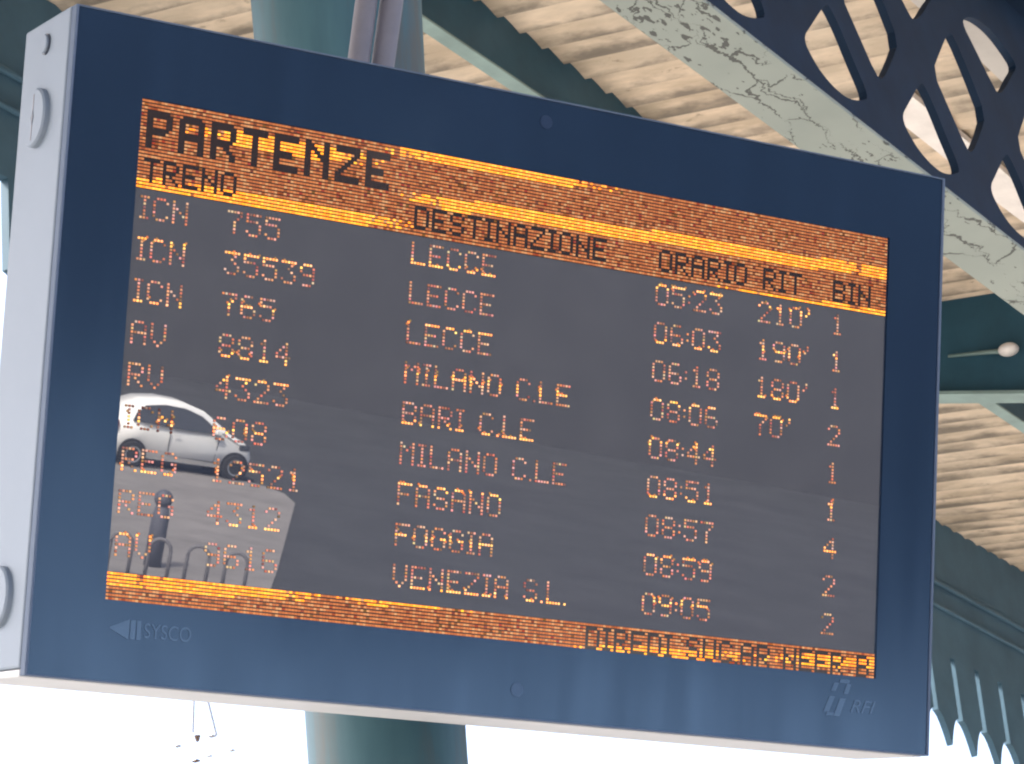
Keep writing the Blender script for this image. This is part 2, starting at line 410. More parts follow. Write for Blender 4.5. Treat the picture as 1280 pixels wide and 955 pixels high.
def hit(poly, c, ang):
    d = (math.cos(ang), math.sin(ang)); best = None
    for i in range(len(poly)):
        x1, y1 = poly[i][0] - c[0], poly[i][1] - c[1]; x2, y2 = poly[(i + 1) % len(poly)][0] - c[0], poly[(i + 1) % len(poly)][1] - c[1]
        den = d[0] * (y2 - y1) - d[1] * (x2 - x1)
        if abs(den) < 1e-12: continue
        t = (x1 * (y2 - y1) - y1 * (x2 - x1)) / den; s = (x1 * d[1] - y1 * d[0]) / den
        if t > 0 and -1e-6 <= s <= 1 + 1e-6 and (best is None or t < best): best = t
    return (c[0] + d[0] * best, c[1] + d[1] * best)
def cell(bm, outer, inner, c, x0, x1):
    angs = sorted({round(math.atan2(y - c[1], x - c[0]), 6) for x, y in outer + inner})
    n = len(angs)
    fo, fi, bo, bi = [], [], [], []
    for a in angs:
        po, pi = hit(outer, c, a), hit(inner, c, a)
        fo.append(bm.verts.new((x1, *po))); fi.append(bm.verts.new((x1, *pi)))
        bo.append(bm.verts.new((x0, *po))); bi.append(bm.verts.new((x0, *pi)))
    for i in range(n):
        j = (i + 1) % n
        bm.faces.new((fo[i], fo[j], fi[j], fi[i])); bm.faces.new((bo[i], bi[i], bi[j], bo[j]))
        bm.faces.new((fi[i], fi[j], bi[j], bi[i]))
zl, zm, zh = 3.905 + ZC, 4.1925 + ZC, 4.48 + ZC
TRI = [(-.178, .02), (-.11, .09), (-.005, .20), (.02, .205), (.075, .155), (.13, .08), (.2, 0.0), (.147, -.032), (.065, -.061), (-.008, -.063), (-.075, -.05), (-.125, -.027)]
DIA = [(-.185, -.005), (-.10, -.10), (-.02, -.19), (.02, -.19), (.10, -.10), (.172, -.005), (.10, .10), (.02, .195), (-.02, .195), (-.10, .10)]
bm = bmesh.new()
k0, k1 = int((Y0 - 6.7) / P), int((Y1 - 7.4) / P)
for k in range(k0, k1):
    ya = 6.41 + P * k; yc = ya + P / 2
    cell(bm, [(ya, ZB + .010), (ya + P, ZB + .010), (ya + P, zl), (yc, zm), (ya, zl)], chaikin([(yc + u, zl + v) for u, v in TRI]), (yc, zl + .03), XG - .012, XG + .012)
    yd = ya + P
    cell(bm, [(yd - P / 2, zm), (yd, zl), (yd + P / 2, zm), (yd, zh)], chaikin([(yd + u, zm + v) for u, v in DIA], 1), (yd, zm), XG - .012, XG + .012)
    cell(bm, [(ya, ZB + 1.032), (ya, zh), (yc, zm), (ya + P, zh), (ya + P, ZB + 1.032)], chaikin([(yc + u * 1.08, zh - v * .85 + .01) for u, v in TRI]), (yc, zh - .02), XG - .012, XG + .012)
bmesh.ops.remove_doubles(bm, verts=bm.verts, dist=0.0004)
bmesh.ops.recalc_face_normals(bm, faces=bm.faces)
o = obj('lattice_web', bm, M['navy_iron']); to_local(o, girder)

# ------------------------------------------------------------------ iron column behind the board
def column(y):
    c = empty('iron_column', (XG, y, 0))
    prof = [(0.25, 0), (0.25, 0.12), (0.19, 0.16), (0.175, 0.5), (0.15, 0.56), (0.143, 0.9)]
    prof += [(0.1405, 3.2), (0.148, 3.9), (0.160, 4.5), (0.168, 4.8), (0.185, 4.95), (0.205, 5.02), (0.21, 5.12), (0.19, 5.16), (0.24, ZB - 0.002)]
    bm = bmesh.new(); lathe(bm, prof, 48)
    m = M['column']
    obj('shaft', bm, m, c, smooth=True)
    return c
def column_material():
    m = mat('weathered_teal_column', (0.11, 0.205, 0.215), 0.5, spec=0.25)
    nt = m.node_tree; b = nt.nodes['Principled BSDF']; L = nt.links.new
    tc = N(nt, 'ShaderNodeTexCoord'); mp = N(nt, 'ShaderNodeMapping'); mp.inputs['Scale'].default_value = (11, 11, 1.6)
    nz = N(nt, 'ShaderNodeTexNoise', i_Scale=1.0, i_Detail=5, i_Roughness=0.6); L(tc.outputs['Object'], mp.inputs[0]); L(mp.outputs[0], nz.inputs['Vector'])
    rp = N(nt, 'ShaderNodeValToRGB'); e = rp.color_ramp.elements
    e[0].position = 0.36; e[0].color = (0.075, 0.085, 0.082, 1); e[1].position = 0.50; e[1].color = (0.048, 0.108, 0.128, 1)
    x = e.new(0.75); x.color = (0.064, 0.138, 0.158, 1)
    L(nz.outputs['Fac'], rp.inputs['Fac']); L(rp.outputs['Color'], b.inputs['Base Color'])
    return m
M['column'] = column_material()
tag(column(4.39), 'round teal painted iron column standing right behind the departures board', 'column')

# bulkhead lamp on the rafter
lamp = tag(empty('bulkhead_lamp', (-4.139, 10.718, 6.42)), 'small pale bulkhead lamp fixed to the dark cross rafter right of the board', 'lamp')
bm = bmesh.new()
bmesh.ops.create_uvsphere(bm, u_segments=20, v_segments=12, radius=1)
for v in bm.verts: v.co = Vector((v.co.x * 0.042, v.co.y * 0.04 - 0.02, v.co.z * 0.026))
obj('lamp_shade', bm, M['lamp_glass'], lamp, smooth=True)
bm = bmesh.new(); tube(bm, [(-0.02, -0.006, 0.004), (-0.09, -0.010, 0.02), (-0.26, -0.008, 0.055)], 0.011, 10, 0.006)
obj('lamp_arm', bm, M['teal_light'], lamp, smooth=True)

# ------------------------------------------------------------------ departures board
SC = Vector((-2.3146, 3.9007, 3.5458)); SU = Vector((0.45971, 0.88807, 0)).normalized()
SV = Vector((0.2343, -0.12129, 0.96457)).normalized(); SN = SU.cross(SV).normalized()
W2, H2, DP = 0.8077, 0.5, 0.207
board = tag(empty('departures_board'), 'electronic departures board with amber dot text in a white case with navy border', 'information board')
# local axes: x along the board, y up the face, z out of the glass
board.matrix_world = Matrix(((SU.x, SV.x, SN.x, SC.x), (SU.y, SV.y, SN.y, SC.y), (SU.z, SV.z, SN.z, SC.z), (0, 0, 0, 1)))
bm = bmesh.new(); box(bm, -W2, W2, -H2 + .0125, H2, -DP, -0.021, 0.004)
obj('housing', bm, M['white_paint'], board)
bm = bmesh.new(); box(bm, -W2 + .001, W2 - .001, -H2, -H2 + .0115, -DP + .001, -0.021, 0.003)  # underside split from the case to carry the lighter colour
obj('bounce_lit_underside', bm, M['underside'], board)
# front frame: thin rim round the glass with a soft edge
def ring(bm, ax, ay, bx, by, z0, z1):
    o = [(-ax, -ay), (ax, -ay), (ax, ay), (-ax, ay)]; i = [(-bx, -by), (bx, -by), (bx, by), (-bx, by)]
    ot = [bm.verts.new((*p, z1)) for p in o]; it = [bm.verts.new((*p, z1)) for p in i]
    ob = [bm.verts.new((*p, z0)) for p in o]; ib = [bm.verts.new((*p, z0)) for p in i]
    for k in range(4):
        j = (k + 1) % 4
        bm.faces.new((ot[k], ot[j], it[j], it[k])); bm.faces.new((ob[k], ib[k], ib[j], ob[j]))
        bm.faces.new((ot[k], ob[k], ob[j], ot[j])); bm.faces.new((it[k], it[j], ib[j], ib[k]))
    bmesh.ops.recalc_face_normals(bm, faces=bm.faces)
    return bm
bm = bmesh.new(); ring(bm, W2 - .0015, H2 - .0015, W2 - 0.006, H2 - 0.004, -0.0195, -0.001)
fr = obj('front_frame', bm, M['frame'], board)
mod = fr.modifiers.new('bevel', 'BEVEL'); mod.width = 0.003; mod.segments = 2
DX0, DX1, DY0, DY1 = -0.690, 0.693, -0.378, 0.3755
bm = bmesh.new()
vs_o = [bm.verts.new(p) for p in ((-W2 + .006, -H2 + .004, -.004), (W2 - .006, -H2 + .004, -.004), (W2 - .006, H2 - .004, -.004), (-W2 + .006, H2 - .004, -.004))]
vs_i = [bm.verts.new(p) for p in ((DX0, DY0, -.004), (DX1, DY0, -.004), (DX1, DY1, -.004), (DX0, DY1, -.004))]
vs_r = [bm.verts.new(v.co - Vector((0, 0, .004))) for v in vs_i]
for k in range(4):
    j = (k + 1) % 4
    bm.faces.new((vs_o[k], vs_o[j], vs_i[j], vs_i[k])); bm.faces.new((vs_i[k], vs_i[j], vs_r[j], vs_r[k]))
obj('glass_border', bm, M['bezel'], board)
bm = bmesh.new(); bm.faces.new([bm.verts.new(p) for p in ((DX0, DY0, -.0075), (DX1, DY0, -.0075), (DX1, DY1, -.0075), (DX0, DY1, -.0075))])
screen = obj('display_screen', bm, M['screen'], board)

F = {}
def g(ch, s): F[ch] = s.split('|')
g('A', ' ### |#   #|#   #|#####|#   #|#   #|#   #'); g('B', '#### |#   #|#   #|#### |#   #|#   #|#### ')
g('C', ' ### |#   #|#    |#    |#    |#   #| ### '); g('D', '#### |#   #|#   #|#   #|#   #|#   #|#### ')
g('E', '#####|#    |#    |#### |#    |#    |#####'); g('F', '#####|#    |#    |#### |#    |#    |#    ')
g('G', ' ### |#   #|#    |#  ##|#   #|#   #| ### '); g('I', '###| # | # | # | # | # |###')
g('L', '#    |#    |#    |#    |#    |#    |#####'); g('M', '#   #|## ##|# # #|#   #|#   #|#   #|#   #')
g('N', '#   #|#   #|##  #|# # #|#  ##|#   #|#   #'); g('O', ' ### |#   #|#   #|#   #|#   #|#   #| ### ')
g('P', '#### |#   #|#   #|#### |#    |#    |#    '); g('R', '#### |#   #|#   #|#### |# #  |#  # |#   #')
g('S', ' ### |#   #|#    | ### |    #|#   #| ### '); g('T', '#####|  #  |  #  |  #  |  #  |  #  |  #  ')
g('U', '#   #|#   #|#   #|#   #|#   #|#   #| ### '); g('V', '#   #|#   #|#   #|#   #|#   #| # # |  #  ')
g('Y', '#   #|#   #| # # |  #  |  #  |  #  |  #  '); g('Z', '#####|    #|   # |  #  | #   |#    |#####')
g('0', ' ### |#   #|#   #|#   #|#   #|#   #| ### '); g('1', '  #  | ##  |  #  |  #  |  #  |  #  | ### ')
g('2', ' ### |#   #|    #|   # |  #  | #   |#####'); g('3', '#####|   # |  #  |   # |    #|#   #| ### ')
g('4', '   # |  ## | # # |#  # |#####|   # |   # '); g('5', '#####|#    |#### |    #|    #|#   #| ### ')
g('6', ' ### |#    |#    |#### |#   #|#   #| ### '); g('7', '#####|    #|   # |  #  |  #  |  #  |  #  ')
g('8', ' ### |#   #|#   #| ### |#   #|#   #| ### '); g('9', ' ### |#   #|#   #| ####|    #|    #| ### ')
g(':', ' | |#| |#| | '); g('.', ' | | | | | |#'); g("'", ' #| #|# |  |  |  |  '); g(' ', '   |   |   |   |   |   |   ')
BIG = {
 'P': '####### |########|##    ##|##    ##|##    ##|####### |######  |##      |##      |##      |##      ',
 'A': ' ###### |########|##    ##|##    ##|##    ##|########|########|##    ##|##    ##|##    ##|##    ##',
 'R': '####### |########|##    ##|##    ##|##    ##|####### |######  |##  ##  |##   ## |##    ##|##    ##',
 'T': '########|########|   ##   |   ##   |   ##   |   ##   |   ##   |   ##   |   ##   |   ##   |   ##   ',
 'E': '########|########|##      |##      |##      |######  |######  |##      |##      |########|########',
 'N': '##    ##|###   ##|####  ##|## ## ##|##  ####|##   ###|##    ##|##    ##|##    ##|##    ##|##    ##',
 'Z': '########|########|      ##|     ## |    ##  |   ##   |  ##    | ##     |##      |########|########'}
BIG = {k: v.split('|') for k, v in BIG.items()}
DOT = 0.00527
def layout(text, font, gap=1):
    """set of (column, row) for the lit dots of a text line"""
    out = set(); x = 0
    for ch in text:
        gl = font[ch]
        for r, line in enumerate(gl):
            for c_, p in enumerate(line):
                if p == '#': out.add((x + c_, r))
        x += len(gl[0]) + gap
    return out
def dots(name, cells, parent, wide=0.47, tall=0.31):
    """cells: (x, y, colour) on the face; every dot a small square of its own"""
    me = bpy.data.meshes.new(name); vv = []; ff = []; cc = []
    for x, y, col in cells:
        sx = DOT * wide; sy = DOT * tall
        i = len(vv)
        vv += [(x - sx, y - sy, -.0065), (x + sx, y - sy, -.0065), (x + sx, y + sy, -.0065), (x - sx, y + sy, -.0065)]
        ff.append((i, i + 1, i + 2, i + 3)); cc += [col] * 4
    me.from_pydata(vv, [], ff)
    at = me.color_attributes.new('glow', 'FLOAT_COLOR', 'POINT')
    for i, c_ in enumerate(cc): at.data[i].color = (*c_, 1)
    me.materials.append(M['led'])
    o = bpy.data.objects.new(name, me); COL.objects.link(o); o.parent = parent
    return o
M['module'] = mat('matt_black_module', (0.022, 0.013, 0.014), 0.08, spec=0.6)
def backing(name, ytop, rows):
    bm = bmesh.new()
    x1 = DX0 + int((DX1 - DX0) / DOT) * DOT
    bm.faces.new([bm.verts.new(p) for p in ((DX0 + .0005, ytop - rows * DOT, -.0071), (x1, ytop - rows * DOT, -.0071), (x1, ytop - .0003, -.0071), (DX0 + .0005, ytop - .0003, -.0071))])
    return obj(name, bm, M['module'], screen)
backing('header_panel', DY1, 26)
rnd = random.Random(3)
def mixc(a, b, t): return tuple(p + (q - p) * t for p, q in zip(a, b))
DIM_A, DIM_B, DIM_C = (0.48, 0.125, 0.055), (0.80, 0.265, 0.095), (0.90, 0.44, 0.20)
HOT_A, HOT_B = (2.3, 0.62, 0.05), (2.8, 1.0, 0.14)
TXT_A, TXT_B, TXT_C = (1.20, 0.68, 0.48), (1.0, 0.36, 0.2), (0.36, 0.16, 0.13)
THOT_A, THOT_B = (2.5, 0.80, 0.18), (2.5, 1.3, 0.5)
def band_col():
    r = rnd.random()
    if r < 0.62: return mixc(DIM_A, DIM_B, 0.25 + 0.75 * rnd.random())
    if r < 0.90: return mixc(DIM_B, DIM_C, rnd.random())
    return tuple(c * rnd.uniform(0.5, 1.0) for c in DIM_A)
def hot_col(): return tuple(c * rnd.uniform(0.75, 1.15) for c in mixc(HOT_A, HOT_B, rnd.random()))
def on_line(x, y, p, q, half):
    if x < min(p[0], q[0]) or x > max(p[0], q[0]): return False
    t = (x - p[0]) / (q[0] - p[0])
    end = min(x - min(p[0], q[0]), max(p[0], q[0]) - x)      # the line dies away towards its ends
    if abs(x) < 0.64 and end < 0.10 and rnd.random() > 0.2 + end * 8: return False
    return abs(y - (p[1] + (q[1] - p[1]) * t)) < half * (0.55 + min(end, 0.09) * 5 if abs(x) < 0.64 else 1.0)
# header band: 26 rows of dots, the words left dark
header_dark = set()
def put(text, x, toprow, font, gap=1, rows0=0):
    c0 = round((x - DX0) / DOT)
    for c_, r in layout(text, font, gap): header_dark.add((c0 + c_, toprow + r))
put('PARTENZE', -0.680, 3, BIG, 2)
for txt, x in (('TRENO', -0.679), ('DESTINAZIONE', -0.2227), ('ORARIO', 0.2325), ('RIT', 0.4375), ('BIN', 0.5815)):
    put(txt, x, 17, F)
NC = int((DX1 - DX0) / DOT)
cells = []
for r in range(26):
    for c_ in range(NC):
        if (c_, r) in header_dark: continue
        x = DX0 + (c_ + .5) * DOT; y = DY1 - (r + .5) * DOT
        hot = on_line(x, y, (-0.69, 0.246), (-0.21, 0.2525), 0.0105) or on_line(x, y, (-0.62, 0.338), (-0.28, 0.345), 0.012) \
            or on_line(x, y, (-0.30, 0.3655), (0.15, 0.372), 0.0085) or on_line(x, y, (-0.25, 0.297), (0.70, 0.312), 0.0105) \
            or on_line(x, y, (0.35, 0.2415), (0.70, 0.243), 0.004)
        cells.append((x, y, hot_col() if hot else band_col()))
dots('header_band', cells, screen)
# footer band: 8 rows, running text left dark
backing('footer_panel', -0.3362, 7.9)
foot_dark = set(); c0 = round((0.105 - DX0) / DOT)
for c_, r in layout(' DIREDI SUC.AR NEER BY', F): foot_dark.add((c0 + c_, 0 + r))
cells = []
for r in range(8):
    for c_ in range(NC):
        if (c_, r - 1) in foot_dark and c_ < NC - 2: continue
        x = DX0 + (c_ + .5) * DOT; y = -0.3362 - (r + .5) * DOT
        hot = on_line(x, y, (-0.69, -0.349), (-0.33, -0.3405), 0.0105) or on_line(x, y, (-0.33, -0.3405), (-0.05, -0.334), 0.006) \
            or on_line(x, y, (0.10, -0.380), (0.45, -0.364), 0.009) or on_line(x, y, (0.45, -0.364), (0.70, -0.352), 0.010)
        cells.append((x, y, tuple(c * 0.95 for c in hot_col()) if hot else tuple(c * 1.1 for c in band_col())))
dots('footer_band', cells, screen)
ROWS = [('ICN', '755', 'LECCE', '05:23', "210'", '1'), ('ICN', '35539', 'LECCE', '06:03', "190'", '1'), ('ICN', '765', 'LECCE', '06:18', "180'", '1'),
        ('AV', '8814', 'MILANO C.LE', '08:06', "70'", '2'), ('RV', '4323', 'BARI C.LE', '08:44', '', '1'), ('ICN', '608', 'MILANO C.LE', '08:51', '', '1'),
        ('REG', '12521', 'FASANO', '08:57', '', '4'), ('REG', '4312', 'FOGGIA', '08:59', '', '2'), ('AV', '9616', 'VENEZIA S.L.', '09:05', '', '2')]
# which dot row of each entry the running refresh line has just passed (-1: none)
HOTROW = [(-1, -1, 6, 0, 1, -1), (0, 0, -1, 6, 3, 2), (6, 3, 0, -1, 6, 6), (-1, 6, 3, 0, 0, -1), (-1, 0, 6, 1, 0, -1),
          (3, 3, -1, 6, 0, 1), (6, 3, 0, -1, 0, 4), (-1, 6, 3, 0, 0, -1), (0, -1, 6, 2, 0, -1)]
COLX = [-0.681, -0.5385, -0.2227, 0.2285, 0.4305, 0.5795]
KIND = ['train_category', 'train_number', 'destination', 'departure_time', 'delay', 'platform_number']
for i, (row, hots) in enumerate(zip(ROWS, HOTROW)):
    ytop = 0.2290 - 0.06325 * i
    for txt, x0, hr, kind in zip(row, COLX, hots, KIND):
        xw = x0
        for word in txt.split():
            cells = []
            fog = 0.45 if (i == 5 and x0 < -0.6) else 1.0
            for c_, r in sorted(layout(word, F)):
                x = xw + (c_ + .5) * DOT; y = ytop - (r + .5) * DOT
                near = hr >= 0 and abs(r - hr) <= (0 if rnd.random() < .7 else 1)
                if near: col = tuple(c * rnd.uniform(.7, 1.1) for c in mixc(THOT_A, THOT_B, rnd.random()))
                else:
                    q = rnd.random()
                    col = mixc(TXT_B, TXT_A, rnd.random()) if q < .55 else mixc(TXT_C, TXT_B, rnd.random())
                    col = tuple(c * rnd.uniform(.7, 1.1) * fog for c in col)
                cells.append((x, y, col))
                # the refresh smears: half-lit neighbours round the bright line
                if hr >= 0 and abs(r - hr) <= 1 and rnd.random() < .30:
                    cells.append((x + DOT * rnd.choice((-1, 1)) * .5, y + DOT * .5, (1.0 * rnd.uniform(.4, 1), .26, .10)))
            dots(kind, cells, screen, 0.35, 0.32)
            xw += DOT * (sum(len(F[ch][0]) + 1 for ch in word) + 4)

# locks on the side cover
def side_disc(name, d, v, r, t, m, parent, seg=40, bev=0.003):
    bm = bmesh.new()
    prof = [(r, 0), (r, t - bev), (r - bev, t)]
    lathe(bm, prof, seg)
    # lathe axis z -> board -x
    for q in bm.verts: q.co = Vector((-W2 - q.co.z, v + q.co.y, -d + q.co.x))
    bmesh.ops.recalc_face_normals(bm, faces=bm.faces)
    return obj(name, bm, m, parent, smooth=False)
for d, v in ((0.121, 0.346), (0.115, -0.379)):
    k = side_disc('lock_cover', d, v, 0.0455, 0.010, M['white_paint'], board)
    bm = bmesh.new(); box(bm, -W2 - .0106, -W2 - .0098, v - .036, v + .036, -d - .0012, -d + .0012)
    obj('slot', bm, M['grey_tube'], k)
    bm = bmesh.new()
    prism(bm, [(-.0045, 0), (0, -.012), (.0045, 0), (0, .012)], lambda a, b_, kk: Vector((-W2 - .0109 + .0012 * kk, v + b_, -d + a)))
    bmesh.ops.recalc_face_normals(bm, faces=bm.faces)
    obj('keyhole', bm, M['dark_metal'], k)
k = side_disc('key_lock', 0.112, 0.460, 0.0145, 0.006, M['white_paint'], board, 24, .0015)
bm = bmesh.new(); ring_pts = 24
lathe(bm, [(0.0165, 0), (0.0165, 0.003), (0.0146, 0.003)], ring_pts)
for q in bm.verts: q.co = Vector((-W2 - q.co.z * .8, 0.460 + q.co.y, -0.112 + q.co.x))
obj('lock_ring', bm, M['dark_metal'], k)

# printed marks on the glass border and the two sensor eyes
def text_mesh(name, txt, size, x, y, z, m, parent, shear=0.0, sx=1.0):
    cu_ = bpy.data.curves.new(name, 'FONT'); cu_.body = txt; cu_.size = size; cu_.shear = shear; cu_.space_character = 1.02
    tmp = bpy.data.objects.new('tmp', cu_); COL.objects.link(tmp)
    bpy.context.view_layer.update()
    me = bpy.data.meshes.new_from_object(tmp.evaluated_get(bpy.context.evaluated_depsgraph_get()))
    bpy.data.objects.remove(tmp)
    me.materials.clear(); me.materials.append(m)
    o = bpy.data.objects.new(name, me); COL.objects.link(o); o.parent = parent
    o.location = (x, y, z); o.scale = (sx, 1, 1)
    return o
ZP = -0.0032
bm = bmesh.new()
bm.faces.new([bm.verts.new((x, y, ZP)) for x, y in ((-.682, -.4185), (-.650, -.4335), (-.650, -.4035))])
for a, b_ in ((-.648, -.640), (-.638, -.631)):
    bm.faces.new([bm.verts.new((x, y, ZP)) for x, y in ((a, -.4325), (b_, -.4325), (b_, -.4045), (a, -.4045))])
ml = obj('maker_mark', bm, M['logo'], board)
text_mesh('lettering', 'SYSCO', 0.031, -0.627, -0.4285, ZP, M['logo'], ml, 0.0, 0.80)
bm = bmesh.new()
def par(x0, y0, w, h, sh):
    bm.faces.new([bm.verts.new((x, y, ZP)) for x, y in ((x0, y0), (x0 + w, y0), (x0 + w + sh, y0 + h), (x0 + sh, y0 + h))])
par(.588, -.440, .011, .026, .012); par(.609, -.446, .012, .030, .012)
par(.594, -.446, .0145, .0055, .0015)
par(.602, -.405, .010, .014, .006); par(.6185, -.3905, .020, .006, .002); par(.628, -.408, .009, .0165, .006)
op = obj('operator_mark', bm, M['logo'], board)
text_mesh('lettering', 'RFI', 0.031, 0.640, -0.4375, ZP, M['logo'], op, 0.35, 1.15)
M['sensor'] = border_glass('smoked_sensor_glass', (0.012, 0.018, 0.040))
for yy in (0.4597, -0.4526):
    bm = bmesh.new(); bmesh.ops.create_circle(bm, cap_ends=True, segments=28, radius=0.0115)
    for q in bm.verts: q.co += Vector((0.006, yy, ZP))
    obj('sensor_eye', bm, M['sensor'], board)
# support bracket from the column to the back of the case
bm = bmesh.new()
inv = board.matrix_world.inverted()
for zz in (3.28, 3.72):
    bm = bmesh.new(); a = inv @ Vector((XG + .10, 4.30, zz)); b_ = Vector((a.x + 0.0, a.y, -DP + .002))
    tube(bm, [a, b_], 0.022, 12)
    obj('mounting_bracket', bm, M['dark_metal'], board, smooth=True)

# conduits rising from the top of the case past the column
def conduit(x0, dx, r, label, name='cable_conduit'):
    pts = []
    for i in range(9):
        t = i / 8
        p = Vector((x0 + dx * t, 0.40 + 0.85 * t, -DP - r - .004 - 0.02 * t))
        pts.append(board.matrix_world @ p)
    bm = bmesh.new(); tube(bm, pts, r, 16)
    o = obj(name, bm, M['grey_tube'], None, smooth=True)
    return tag(o, label, 'conduit', 'conduits running up from the board')
conduit(-0.237, 0.07, 0.0185, 'grey conduit rising from behind the board, leftmost, beside the pale side of the column')
conduit(-0.194, 0.08, 0.0195, 'grey conduit rising from behind the board, rightmost, beside the dark side of the column')

# ------------------------------------------------------------------ far overhead line fitting
oh = tag(empty('overhead_line_fitting', (-10.47, 13.63, 6.9)), 'overhead line hanger with two thin rods and brown insulator in white sky below board', 'wire fitting')
oh_inv = Matrix.Translation(-oh.location)
for a, b_ in (((-10.45, 13.57, 7.19), (-10.513, 13.62, 6.939)), ((-10.404, 13.60, 7.20), (-10.41, 13.708, 6.915))):
    bm = bmesh.new(); tube(bm, [a, b_], 0.007, 8); o = obj('hanger_rod', bm, M['wire']); o.parent = oh; o.matrix_parent_inverse = oh_inv
bm = bmesh.new()
bmesh.ops.create_cone(bm, cap_ends=True, segments=14, radius1=0.009, radius2=0.020, depth=0.035, matrix=Matrix.Translation((-10.497, 13.64, 6.905)))
o = obj('insulator', bm, M['brown']); o.parent = oh; o.matrix_parent_inverse = oh_inv
for p, s in (((-10.597, 13.582, 6.872), .011), ((-10.466, 13.706, 6.808), .009), ((-10.531, 13.66, 6.785), .013), ((-10.43, 13.69, 6.915), .012), ((-10.36, 13.778, 6.832), .010)):
    bm = bmesh.new(); box(bm, p[0] - s * 1.5, p[0] + s * 1.5, p[1] - s * 1.5, p[1] + s * 1.5, p[2] - s * .5, p[2] + s * .5, .004)
    o = obj('clamp', bm, M['brown'] if s > .012 else M['wire']); o.parent = oh; o.matrix_parent_inverse = oh_inv
bm = bmesh.new()
tube(bm, [(-10.45, 13.0, 7.20), (-10.42, 13.59, 7.195), (-10.40, 14.2, 7.20)], 0.004, 6)
o = obj('carrier_wire', bm, M['wire']); o.parent = oh; o.matrix_parent_inverse = oh_inv

# ------------------------------------------------------------------ street side (mirrored in the glass)
def car():
    c = tag(empty('parked_car', (64.67, -1.48, STREET + .024)), 'silver three door hatchback standing on pale paving, mirrored in the screen at lower left', 'car')
    h = math.atan2(2.31, 1.04); c.rotation_euler = (0, 0, h)
    # local x forward, y to the left (towards the station); wheels on the y = 0 side
    prof = [(-1.85, .32), (-1.90, .62), (-1.86, .95), (-1.72, 1.08), (-1.45, 1.40), (-1.12, 1.55), (-.62, 1.62), (-.1, 1.60), (.38, 1.47), (.82, 1.19), (1.05, 1.03), (1.40, .90), (1.58, .75), (1.64, .55), (1.60, .30), (1.5, .22), (-1.6, .22)]
    bm = bmesh.new()
    secs = [(-0.10, 1.0, 1.0), (-0.22, 0.98, 1.0), (-1.48, .98, 1.0), (-1.60, 1.0, 1.0)]
    def narrow(z): return 0.0 if z < .9 else (z - .9) * 0.36
    A = [bm.verts.new((x, -0.02 - narrow(z), z)) for x, z in prof]
    B = [bm.verts.new((x, -1.62 + narrow(z), z)) for x, z in prof]
    n = len(prof)
    for i in range(n): bm.faces.new((A[i], A[(i + 1) % n], B[(i + 1) % n], B[i]))
    bm.faces.new(A); bm.faces.new(list(reversed(B)))
    es = [e for e in bm.edges if abs(e.verts[0].co.y - e.verts[1].co.y) < .6]
    bmesh.ops.recalc_face_normals(bm, faces=bm.faces)
    bmesh.ops.bevel(bm, geom=es, offset=0.07, segments=3, affect='EDGES')
    body = obj('body', bm, M['car_paint'], c, smooth=True)
    # side window, windscreen, rear window
    bm = bmesh.new()
    win = [(-1.36, 1.06), (-1.28, 1.24), (-1.06, 1.43), (-.6, 1.50), (-.1, 1.48), (.32, 1.36), (.68, 1.12), (.76, 1.0), (-.3, 1.0)]
    prism(bm, win, lambda x, z, k: Vector((x, -0.008 - narrow(z) - .05 * k, z)))
    bmesh.ops.recalc_face_normals(bm, faces=bm.faces)
    obj('side_window', bm, M['car_glass'], c)
    bm = bmesh.new()
    bm.faces.new([bm.verts.new(p) for p in ((.44, -.32, 1.455), (.84, -.22, 1.198), (.84, -1.42, 1.198), (.44, -1.32, 1.455))])
    obj('windscreen', bm, M['car_glass'], c)
    bm = bmesh.new()
    for xa, za, xb, zb_ in ((-.42, .95, -.42, .36), (.80, .98, .72, .36), (-.42, .36, .72, .34)):
        ya, yb = -0.014 - narrow(za), -0.014 - narrow(zb_)
        prism(bm, [(xa - .008, za), (xa + .008, za), (xb + .008, zb_ + .012), (xb - .008, zb_ - .012)], lambda x, z, k: Vector((x, -.012 - narrow(z) - .02 * k, z)))
    bmesh.ops.recalc_face_normals(bm, faces=bm.faces); obj('door_seam', bm, M['rubber'], c)
    bm = bmesh.new(); box(bm, -.36, -.18, -.015, .012, .86, .89, .006); obj('door_handle', bm, M['car_paint'], c)
    bm = bmesh.new(); box(bm, .62, .80, -.02, .13, 1.00, 1.12, .03); obj('mirror', bm, M['car_paint'], c)
    bm = bmesh.new(); box(bm, 1.30, 1.56, -.06, .004, .70, .84, .03); obj('headlight', bm, M['car_glass'], c)
    bm = bmesh.new(); box(bm, -1.87, -1.70, -.08, .006, .80, 1.04, .03); obj('tail_light', bm, M['tail'], c)
    for x in (-1.28, 1.25):
        for y in (-0.03, -1.62):
            w = empty('wheel', (x, y, .29)); w.parent = c
            bm = bmesh.new(); lathe(bm, [(.20, -.11), (.28, -.11), (.295, -.08), (.295, .08), (.28, .105), (.20, .11)], 28)
            for q in bm.verts: q.co = Vector((q.co.x, q.co.z, q.co.y))
            bmesh.ops.recalc_face_normals(bm, faces=bm.faces)
            obj('tyre', bm, M['rubber'], w)
            bm = bmesh.new(); lathe(bm, [(.20, -.112), (.19, .116), (.06, .09)], 24)
            for q in bm.verts: q.co = Vector((q.co.x, q.co.z, q.co.y))
            bmesh.ops.recalc_face_normals(bm, faces=bm.faces)
            obj('rim', bm, M['rim'], w)
            bm = bmesh.new(); lathe(bm, [(.345, -.06), (.345, .0)], 28)
            for q in bm.verts: q.co = Vector((q.co.x, q.co.z + (.028 if y > -1 else -.01), q.co.y + .01))
            bmesh.ops.recalc_face_normals(bm, faces=bm.faces)
            obj('wheel_arch', bm, M['rubber'], w)
    return c
car()

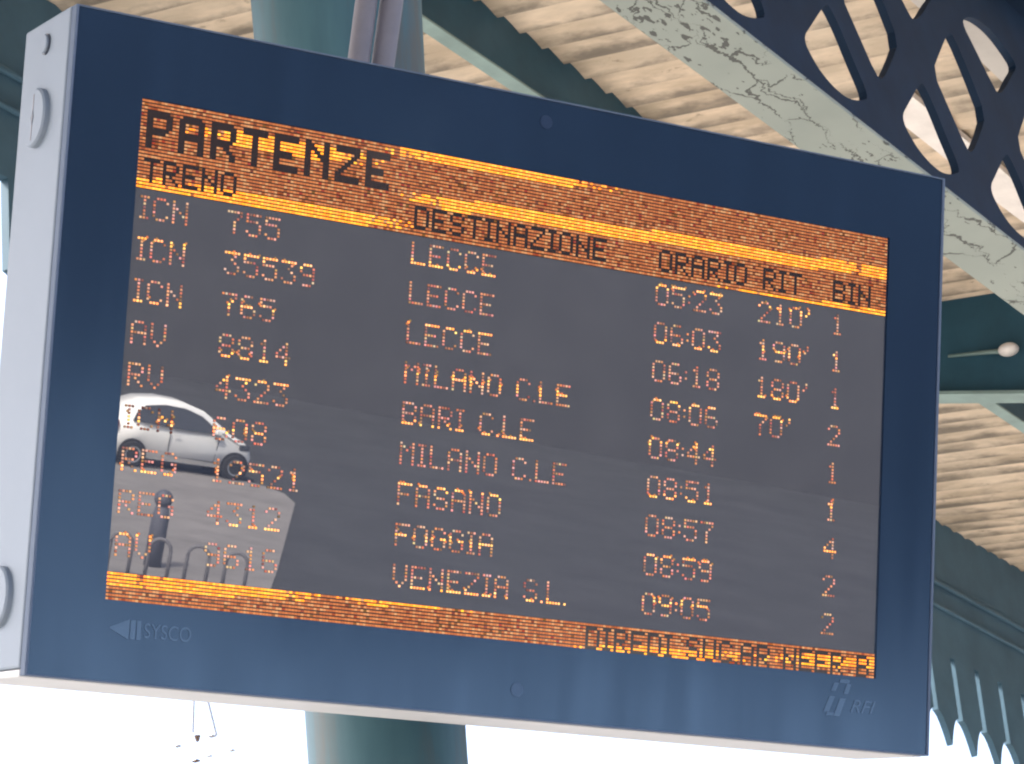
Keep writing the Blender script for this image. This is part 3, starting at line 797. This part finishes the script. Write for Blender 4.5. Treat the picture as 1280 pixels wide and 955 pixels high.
# span-wire street lamp whose pale lantern shows in the glass above the second column
sl2 = tag(empty('street_lamp', (38, 2.75, STREET + .024)), 'pale upright lantern hung on a span wire over the street, mirrored faintly in the glass', 'street lamp')
M['pole'] = mat('weathered_grey_pole', (0.10, 0.10, 0.105), 0.7)
for y in (-34, 30):
    bm = bmesh.new(); tube(bm, [(0, y, 0), (0, y, 4.5), (0, y, 9.2)], 0.09, 12, 0.06); obj('pole', bm, M['pole'], sl2, smooth=True)
bm = bmesh.new(); tube(bm, [(0, -34, 9.15), (0, -16, 8.75), (0, 0, 8.6), (0, 15, 8.75), (0, 30, 9.15)], 0.006, 6); obj('span_wire', bm, M['pole'], sl2)
bm = bmesh.new(); lathe(bm, [(.02, 8.60), (.07, 8.44), (.13, 8.32), (.125, 7.8), (.08, 7.72)][::-1], 20); obj('lantern', bm, M['lamp_glass'], sl2, smooth=True)
# parking meter and cycle hoops
M['hoop'] = mat('dull_galvanised_tube', (0.155, 0.15, 0.16), 0.6)
M['meter'] = mat('worn_blue_grey_paint', (0.10, 0.105, 0.13), 0.6)
pm = tag(empty('parking_meter', (48.6, -0.55, STREET + .024)), 'dark round headed parking meter standing in front of the silver car', 'parking meter')
bm = bmesh.new(); lathe(bm, [(.16, 0), (.16, .9), (.12, 1.1)], 20); obj('post', bm, M['meter'], pm, smooth=True)
bm = bmesh.new(); bmesh.ops.create_uvsphere(bm, u_segments=18, v_segments=12, radius=.17, matrix=Matrix.Translation((0, 0, 1.24))); obj('meter_head', bm, M['meter'], pm, smooth=True)
for i, y in enumerate((-1.0, -0.32, 0.36, 1.04)):
    bm = bmesh.new()
    path = [(0, -.19, 0), (0, -.19, .5)] + [(0, -.19 * math.cos(t * math.pi / 8), .56 + .19 * math.sin(t * math.pi / 8)) for t in range(0, 9)] + [(0, .19, .5), (0, .19, 0)]
    tube(bm, path, 0.035, 10)
    o = obj('cycle_hoop', bm, M['hoop'], None, smooth=True); o.location = (46.8, y, STREET + .024)
    tag(o, 'grey steel cycle hoop in the row on the pale paving', 'cycle stand', 'cycle hoops on the paving')

# long dark warehouse added across the street to keep sky out of the glass
bld = tag(empty('backdrop', (92, 0, STREET)), 'added long dark warehouse with high windows across the street from the station', 'building')
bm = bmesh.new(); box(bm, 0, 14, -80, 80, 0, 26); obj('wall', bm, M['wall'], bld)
bm = bmesh.new(); box(bm, -.03, .02, -2.2, 2.2, 0, 2.4); w0 = obj('window', bm, M['window'], bld)
for k in range(16):
    w = w0
    if k:
        w = w0.copy(); COL.objects.link(w); w.parent = bld
    w.location = (0, -72 + 9.6 * k, 19)
bm = bmesh.new(); box(bm, -.5, 14.5, -80.5, 80.5, 26.002, 26.5); obj('roof', bm, M['dark_metal'], bld)
